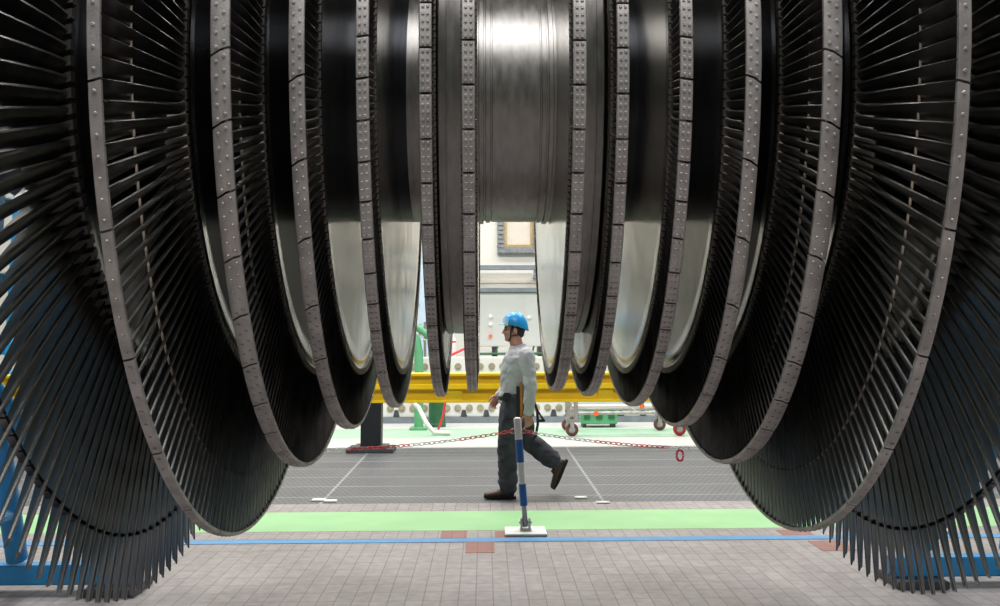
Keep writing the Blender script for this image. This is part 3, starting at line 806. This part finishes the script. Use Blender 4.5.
def hand(bm, wrist, d, palm_n, thumb_dir, curl, s=1.):
    """palm and five bent fingers; d points from the wrist to the knuckles, palm_n out of the palm, thumb_dir across it"""
    d = d.normalized(); palm_n = (palm_n-d*palm_n.dot(d)).normalized(); side = d.cross(palm_n).normalized()
    if side.dot(thumb_dir) < 0: side = -side
    kn = wrist+d*.092*s
    tube(bm, [wrist-d*.01, wrist+d*.03*s, wrist+d*.07*s, kn], [(.026*s, .018*s), (.036*s, .016*s), (.042*s, .015*s), (.040*s, .012*s)], 14, ref=side)
    for off, L, r_, c in ((.030, .078, .0088, curl*.85), (.010, .088, .0092, curl), (-.010, .082, .0088, curl*1.08), (-.029, .064, .0078, curl*1.2)):
        p = kn+side*off*s-d*.008*s; pts = [p]; ang = c*.35
        for k, fr in enumerate((.45, .30, .25)):
            dd = d*math.cos(ang)+palm_n*math.sin(ang); p = p+dd*(L*fr*s)+side*(off*.06*s); pts.append(p); ang += c*(.55, .5, .3)[k]
        limb(bm, pts, [r_*s, r_*.97*s, r_*.88*s, r_*.72*s], 8)
    p = wrist+d*.022*s+side*.026*s; pts = [p]
    for dd, L in (((side*.75+d*.6+palm_n*.25), .040), ((side*.30+d*.9+palm_n*.30), .033), ((side*.05+d*.95+palm_n*.32), .028)):
        p = p+dd.normalized()*L*s; pts.append(p)
    limb(bm, pts, [.0125*s, .0115*s, .0102*s, .0082*s], 8)

hipL, hipR = J(515, 402, .085), J(515, 402, -.085)
kneL, ankL = J(507.5, 446, .10), J(508, 486, .095)
kneR, ankR = J(527, 442, -.095), J(557.5, 466.5, -.10)
shL, elL, wrL = J(526.5, 359, .185), J(529.5, 389, .235), J(527.5, 413, .235)
shR, elR, wrR = J(519, 359, -.185), J(514, 391, -.235), J(500.5, 400.5, -.225)
neck0, neck1 = J(518.5, 352), J(514.5, 340)

body = bmesh.new()
# head
hc = J(514.8, 332)
ell(body, hc+Vector((.012, 0, .012)), (.095, .075, .098), seg=24)
ell(body, hc+Vector((-.030, 0, -.058)), (.062, .056, .075), seg=20)
ell(body, hc+Vector((-.068, 0, -.112)), (.026, .026, .022), seg=14)
ell(body, hc+Vector((-.076, 0, .012)), (.020, .050, .022), seg=14)
for q in (-1, 1):
    ell(body, hc+Vector((-.058, q*.040, -.045)), (.030, .024, .028), seg=14)
    ell(body, hc+Vector((.010, q*.077, -.030)), (.022, .010, .034), seg=14, rot=Matrix.Rotation(q*.35, 3, 'Z') @ Matrix.Rotation(-.2, 3, 'Y'))
    ell(body, hc+Vector((.012, q*.079, -.052)), (.012, .007, .012), seg=10)
    ell(body, hc+Vector((-.082, q*.012, -.050)), (.012, .009, .009), seg=10)
tube(body, [hc+Vector((-.080, 0, .004)), hc+Vector((-.096, 0, -.024)), hc+Vector((-.112, 0, -.047)), hc+Vector((-.092, 0, -.058))], [.010, .012, .014, .010], 10)
ell(body, hc+Vector((-.087, 0, -.076)), (.012, .024, .006), seg=12)
ell(body, hc+Vector((-.084, 0, -.088)), (.012, .021, .007), seg=12)
tube(body, [neck0-Vector((0, 0, .06)), neck0, (neck0+neck1)/2+Vector((0, 0, 0)), neck1+Vector((.008, 0, .02))], [(.075, .085), (.066, .068), (.063, .061), (.064, .060)], 18, ref=(1, 0, 0))
# torso under the clothes
w0 = J(515.5, 400)
rings(body, [(w0.x, 0, .80, .10, .14), (w0.x, 0, .90, .115, .155), (w0.x, 0, 1.02, .10, .14), (w0.x+.01, 0, 1.16, .115, .15), (w0.x+.025, 0, 1.28, .12, .165), (w0.x+.03, 0, 1.34, .095, .15), (w0.x+.03, 0, 1.375, .06, .08)])
for sh, el, wr in ((shL, elL, wrL), (shR, elR, wrR)):
    limb(body, [sh, sh.lerp(el, .35), el, el.lerp(wr, .3), wr], [.052, .048, .038, .039, .026])
for hp, kn, an in ((hipL, kneL, ankL), (hipR, kneR, ankR)):
    limb(body, [hp, hp.lerp(kn, .4), kn, kn.lerp(an, .32), an], [.085, .076, .052, .053, .036])
# feet inside the boots
limb(body, [ankL, ankL+Vector((-.06, 0, -.055)), ankL+Vector((-.15, 0, -.075))], [.036, .034, .024])
toeR = J(556.5, 489, -.10)
limb(body, [ankR, ankR.lerp(toeR, .5)+Vector((.01, 0, 0)), ankR.lerp(toeR, .85)], [.036, .034, .024])
# hands
hand(body, wrL, Vector((.05, 0, -1)), Vector((-.25, 1, 0)), Vector((-1, 0, 0)), 1.05, 1.06)
hand(body, wrR, (wrR-elR).normalized()+Vector((-.1, 0, -.55)), Vector((.4, -1, -.2)), Vector((-.3, 0, 1)), 1.25, 1.06)
person = finish(body, 'person', 'skin', None, .0046, 2, loc=(pf.x, pf.y, 0))
tag(person, 'walking person in grey shirt, slate work trousers and blue helmet', 'person')
for q in (-1, 1):
    b_ = bmesh.new(); ell(b_, hc+Vector((-.080, q*.030, -.016)), (.010, .013, .007), seg=10); obj('eye', b_, 'eye', person, 'all')
    b_ = bmesh.new(); tube(b_, [hc+Vector((-.094, q*.016, .004)), hc+Vector((-.090, q*.034, .009)), hc+Vector((-.078, q*.050, .003))], [.004, .005, .003], 6); obj('eyebrow', b_, 'hair', person, 'all')
# hair below the helmet
b_ = bmesh.new()
ell(b_, hc+Vector((.034, 0, -.005)), (.082, .080, .080), seg=18)
ell(b_, hc+Vector((.058, 0, -.055)), (.045, .058, .045), seg=16)
for q in (-1, 1): ell(b_, hc+Vector((-.014, q*.070, -.004)), (.016, .010, .034), seg=10)
finish(b_, 'hair', 'hair', person, .006, 1, lambda p: .003*noise.noise(p*90))
# shirt
def wr_(amp, f, sx=1.):
    return lambda p: amp*(noise.noise(Vector((p.x*f*sx, p.y*f, p.z*f*1.6)))+.5*noise.noise(p*f*2.3))
b_ = bmesh.new()
c0 = w0.x
rings(b_, [(c0+.000, 0, .905, .165, .195), (c0+.002, 0, .96, .165, .190), (c0+.008, 0, 1.05, .150, .178), (c0+.014, 0, 1.16, .160, .190), (c0+.026, 0, 1.26, .165, .205), (c0+.040, 0, 1.345, .155, .205), (c0+.046, 0, 1.40, .125, .165), (c0+.042, 0, 1.435, .094, .108), (c0+.034, 0, 1.455, .078, .083)])
for sh, el, wr in ((shL, elL, wrL), (shR, elR, wrR)):
    w2 = wr+(el-wr).normalized()*.008
    limb(b_, [sh+Vector((0, 0, .0)), sh.lerp(el, .4), el, el.lerp(w2, .5), w2], [.083, .076, .062, .060, .050])
shirt = finish(b_, 'shirt', 'shirt', person, .009, 3, wr_(.0115, 11))
b_ = bmesh.new()
tube(b_, [(c0+.033+.072*math.cos(2*PI*k/24)-.008, .074*math.sin(2*PI*k/24), 1.450+.018*math.cos(2*PI*k/24)) for k in range(24)], .011, 8, closed=True, ref=(0, 0, 1))
obj('collar', b_, 'shirt', shirt, 'all')
# trousers
b_ = bmesh.new()
rings(b_, [(c0+.004, 0, .80, .128, .150), (c0, 0, .86, .140, .178), (c0-.002, 0, .92, .142, .178), (c0-.002, 0, .965, .138, .172)])
for hp, kn, an, q in ((hipL, kneL, ankL, 1), (hipR, kneR, ankR, -1)):
    ae = an+(kn-an).normalized()*(-.005 if q > 0 else .055)
    limb(b_, [hp+Vector((0, 0, -.02)), hp.lerp(kn, .4), hp.lerp(kn, .75), kn, kn.lerp(ae, .45), ae.lerp(kn, .12), ae], [.128, .130, .114, .100, .098, .094, .086])
def tw(p):
    low = max(0, 1-abs(p.z-.25)/.35)
    return .010*noise.noise(Vector((p.x*9, p.y*9, p.z*16)))+.012*low*noise.noise(Vector((p.x*12, p.y*12, p.z*30)))
trousers = finish(b_, 'trousers', 'trouser', person, .010, 3, tw)
b_ = bmesh.new()
for dz in (0,):
    pk = hipL.lerp(kneL, .62)
    tubepts = [pk+Vector((-.05, -.105, -.07)), pk+Vector((-.05, -.105, .09))]
    box(b_, (pk.x-.075, pk.y-.125, pk.z-.10), (pk.x+.060, pk.y-.070, pk.z+.09), bev=.018)
    box(b_, (pk.x-.080, pk.y-.130, pk.z+.055), (pk.x+.065, pk.y-.068, pk.z+.10), bev=.012)
obj('cargo_pocket', b_, 'trouser', trousers, 'yes')
# boots
def boot(heel, toe, ank, nm):
    """boot from heel to toe with the shaft up to the ankle; sole along heel-toe"""
    d = (toe-heel); L = d.length; d.normalize(); lat = Vector((0, 1, 0)); up = lat.cross(d)
    if up.dot(ank-heel) < 0: up = -up
    b_ = bmesh.new()
    tube(b_, [heel+d*.012+up*.05, heel+d*.05+up*.052, heel+d*(L*.45)+up*.055, heel+d*(L*.72)+up*.045, heel+d*(L*.93)+up*.040, heel+d*(L-.006)+up*.036],
         [(.030, .022), (.040, .036), (.047, .036), (.050, .032), (.043, .026), (.022, .014)], 16, ref=lat)
    tube(b_, [heel+d*.05+up*.05, (heel+d*.06+up*.06).lerp(ank, .7), ank+(ank-heel-d*.06).normalized()*.05], [(.048, .042), (.050, .048), (.056, .055)], 16, ref=lat)
    ell(b_, heel+d*(L*.45)+up*.068, (.055, .040, .030), seg=12)
    up_ = finish(b_, nm, 'boot', person, .007, 2, lambda p: .002*noise.noise(p*50))
    s_ = bmesh.new()
    prof = [(-.004, .031), (.03, .040), (.09, .038), (.16, .045), (.22, .047), (.27, .036), (.297, .014)]
    k_ = L/.30; top, bot = [], []
    out = [(a*k_, w_) for a, w_ in prof]+[(a*k_, -w_) for a, w_ in prof[::-1]]
    for a, w_ in out:
        rise = .012*max(0, (a/L-.7)/.3)
        top.append(s_.verts.new(heel+d*a+lat*w_+up*(.026+rise))); bot.append(s_.verts.new(heel+d*a+lat*w_*.96+up*(.0+rise)))
    n = len(out)
    for k in range(n): s_.faces.new((top[k], top[(k+1) % n], bot[(k+1) % n], bot[k]))
    s_.faces.new(top); s_.faces.new(bot)
    obj('sole', s_, 'rubber', up_, 'yes')
    return up_
boot(J(515.2, 497, .095), J(484, 497, .11), ankL, 'boot')
boot(J(568.5, 463.5, -.10), J(555.6, 492.8, -.10), ankR, 'boot')
# belt, holster and hanging straps
b_ = bmesh.new()
bz = J(515, 399.5).z
tube(b_, [(c0-.004+.158*math.cos(2*PI*k/40), .186*math.sin(2*PI*k/40), bz+.012*math.cos(2*PI*k/40)) for k in range(40)], [(.022, .006)]*40, 8, closed=True, ref=(0, 0, 1))
belt = obj('belt', b_, 'rubber', person, 'all')
b_ = bmesh.new(); box(b_, (c0-.125, -.205, bz-.035), (c0-.045, -.140, bz+.045), bev=.012); obj('belt_pouch', b_, 'rubber', belt, 'yes')
hx_ = J(519, 400)
b_ = bmesh.new()
box(b_, (hx_.x-.030, -.226, J(0, 418).z), (hx_.x+.004, -.190, J(0, 388).z), bev=.010)
holster = obj('holster', b_, 'rubber', person, 'yes')
b_ = bmesh.new(); tube(b_, [(hx_.x+.020, -.222, J(0, 417).z), (hx_.x+.020, -.222, J(0, 405).z), (hx_.x+.018, -.220, J(0, 392).z), (hx_.x+.014, -.218, J(0, 384).z)], [.017, .016, .014, .011], 10)
obj('tool_handle', b_, 'wood', holster, 'yes')
b_ = bmesh.new()
tube(b_, [J(533, 402, .15), J(536.5, 412, .17), J(537, 425, .17), J(535, 436, .165), J(532.5, 440, .16)], .013, 8)
tube(b_, [J(536, 411, .17), J(541, 419, .175), J(543.5, 422, .175)], .010, 8)
box(b_, tuple(J(538, 423, .19)), tuple(J(544, 420.5, .16)), bev=.004)
obj('strap', b_, 'rubber', belt, 'yes')
# helmet
b_ = bmesh.new()
c = hc+Vector((.014, 0, .018)); n = 32; mrows = 12; prev = None
def edge(a): return -.052*max(0, math.cos(a))**1.2 + .022*max(0, -math.cos(a)) - .004      # lower at the nape
for i in range(mrows+1):
    ph = (PI/2)*i/mrows; ring = []
    for k in range(n):
        a = 2*PI*k/n
        rr = math.cos(ph)**.85 if i < mrows else 0
        ridge = 1+.02*(1 if abs(math.sin(a)) < .35 else 0)
        z = edge(a)*(1-math.sin(ph)) + .135*math.sin(ph)
        ring.append(b_.verts.new(c+Vector((.128*rr*math.cos(a)*ridge, .108*rr*math.sin(a), z+.004))) if i < mrows else None)
    if i == mrows:
        top = b_.verts.new(c+Vector((0, 0, .139)))
        for k in range(n): b_.faces.new((prev[k], prev[(k+1) % n], top))
    else:
        if prev:
            for k in range(n): b_.faces.new((prev[k], prev[(k+1) % n], ring[(k+1) % n], ring[k]))
        else: base = ring
        prev = ring
# turn the edge inwards so that the shell has thickness
inn = [b_.verts.new(c+(v.co-c)*.93+Vector((0, 0, .004))) for v in base]
for k in range(n): b_.faces.new((base[k], base[(k+1) % n], inn[(k+1) % n], inn[k]))
helmet = obj('helmet', b_, 'helmet', person, 'all')
b_ = bmesh.new()
top, bot = [], []
for k in range(13):
    a = PI-.95+1.9*k/12
    o_ = c+Vector((.128*math.cos(a), .108*math.sin(a), edge(a)+.012)); w_ = .030*math.cos((a-PI)*1.5)
    up1 = c+Vector((.115*math.cos(a), .098*math.sin(a), edge(a)+.062))
    tip = o_+Vector((math.cos(a)*w_, math.sin(a)*w_*.5, -.012))
    top.append((b_.verts.new(up1+Vector((math.cos(a)*.008, math.sin(a)*.008, 0))), b_.verts.new(o_+Vector((math.cos(a)*.006, 0, 0))), b_.verts.new(tip)))
    bot.append((b_.verts.new(up1-Vector((math.cos(a)*.006, 0, 0))), b_.verts.new(o_+Vector((0, 0, -.008))), b_.verts.new(tip+Vector((0, 0, -.006)))))
for k in range(12):
    for q in range(2):
        b_.faces.new((top[k][q], top[k+1][q], top[k+1][q+1], top[k][q+1])); b_.faces.new((bot[k][q], bot[k+1][q], bot[k+1][q+1], bot[k][q+1]))
    b_.faces.new((top[k][2], top[k+1][2], bot[k+1][2], bot[k][2])); b_.faces.new((top[k][0], top[k+1][0], bot[k+1][0], bot[k][0]))
for k in (0, 12):
    for q in range(2): b_.faces.new((top[k][q], top[k][q+1], bot[k][q+1], bot[k][q]))
obj('peak', b_, 'helmetpale', helmet, 'yes')
b_ = bmesh.new()
chin = hc+Vector((-.055, 0, -.135))
for q in (-1, 1):
    tube(b_, [hc+Vector((-.030, q*.090, .020)), hc+Vector((-.032, q*.079, -.030)), hc+Vector((-.036, q*.064, -.085)), hc+Vector((-.046, q*.042, -.120)), chin], [(.008, .003)]*5, 6, ref=(1, 0, 0))
    tube(b_, [hc+Vector((.070, q*.075, -.020)), hc+Vector((.030, q*.072, -.070)), hc+Vector((-.032, q*.066, -.080))], [(.003, .006)]*3, 6, ref=(0, 1, 0))
obj('chin_strap', b_, 'rubber', helmet, 'all')

# ---------------------------------------------------------------- light
w = bpy.data.worlds.new('world'); sc.world = w; w.use_nodes = True
bg = w.node_tree.nodes['Background']; bg.inputs[0].default_value = (.86, .93, 1, 1); bg.inputs[1].default_value = .9
def area(name, loc_, size, power, color=(1, 1, 1), rot=(0, 0, 0)):
    l = bpy.data.lights.new(name, 'AREA'); l.shape = 'RECTANGLE'; l.size, l.size_y = size; l.energy = power; l.color = color
    o = bpy.data.objects.new(name, l); col.objects.link(o); o.location = loc_; o.rotation_euler = rot
    return o
for x in (-5.5, 0, 5.5):
    area('hall_lamp', (x, 11.3, 9.7), (4, 1.2), 400, (1, .98, .95))
    area('hall_lamp', (x, 6.0, 9.7), (4, 1.2), 520, (1, .98, .95))
for x in (-2.6, 2.6):
    area('hall_lamp', (x, -5.6, 9.7), (5.0, 5.0), 850, (.97, .98, 1))

sc.view_settings.view_transform = 'Standard'; sc.view_settings.look = 'None'
sc.view_settings.gamma = 1; sc.view_settings.use_curve_mapping = False
sc.view_settings.exposure = 0
sc.cycles.use_denoising = True
sc.cycles.max_bounces = 8; sc.cycles.glossy_bounces = 5; sc.cycles.diffuse_bounces = 4
sc.cycles.sample_clamp_indirect = 6; sc.cycles.caustics_reflective = False; sc.cycles.caustics_refractive = False
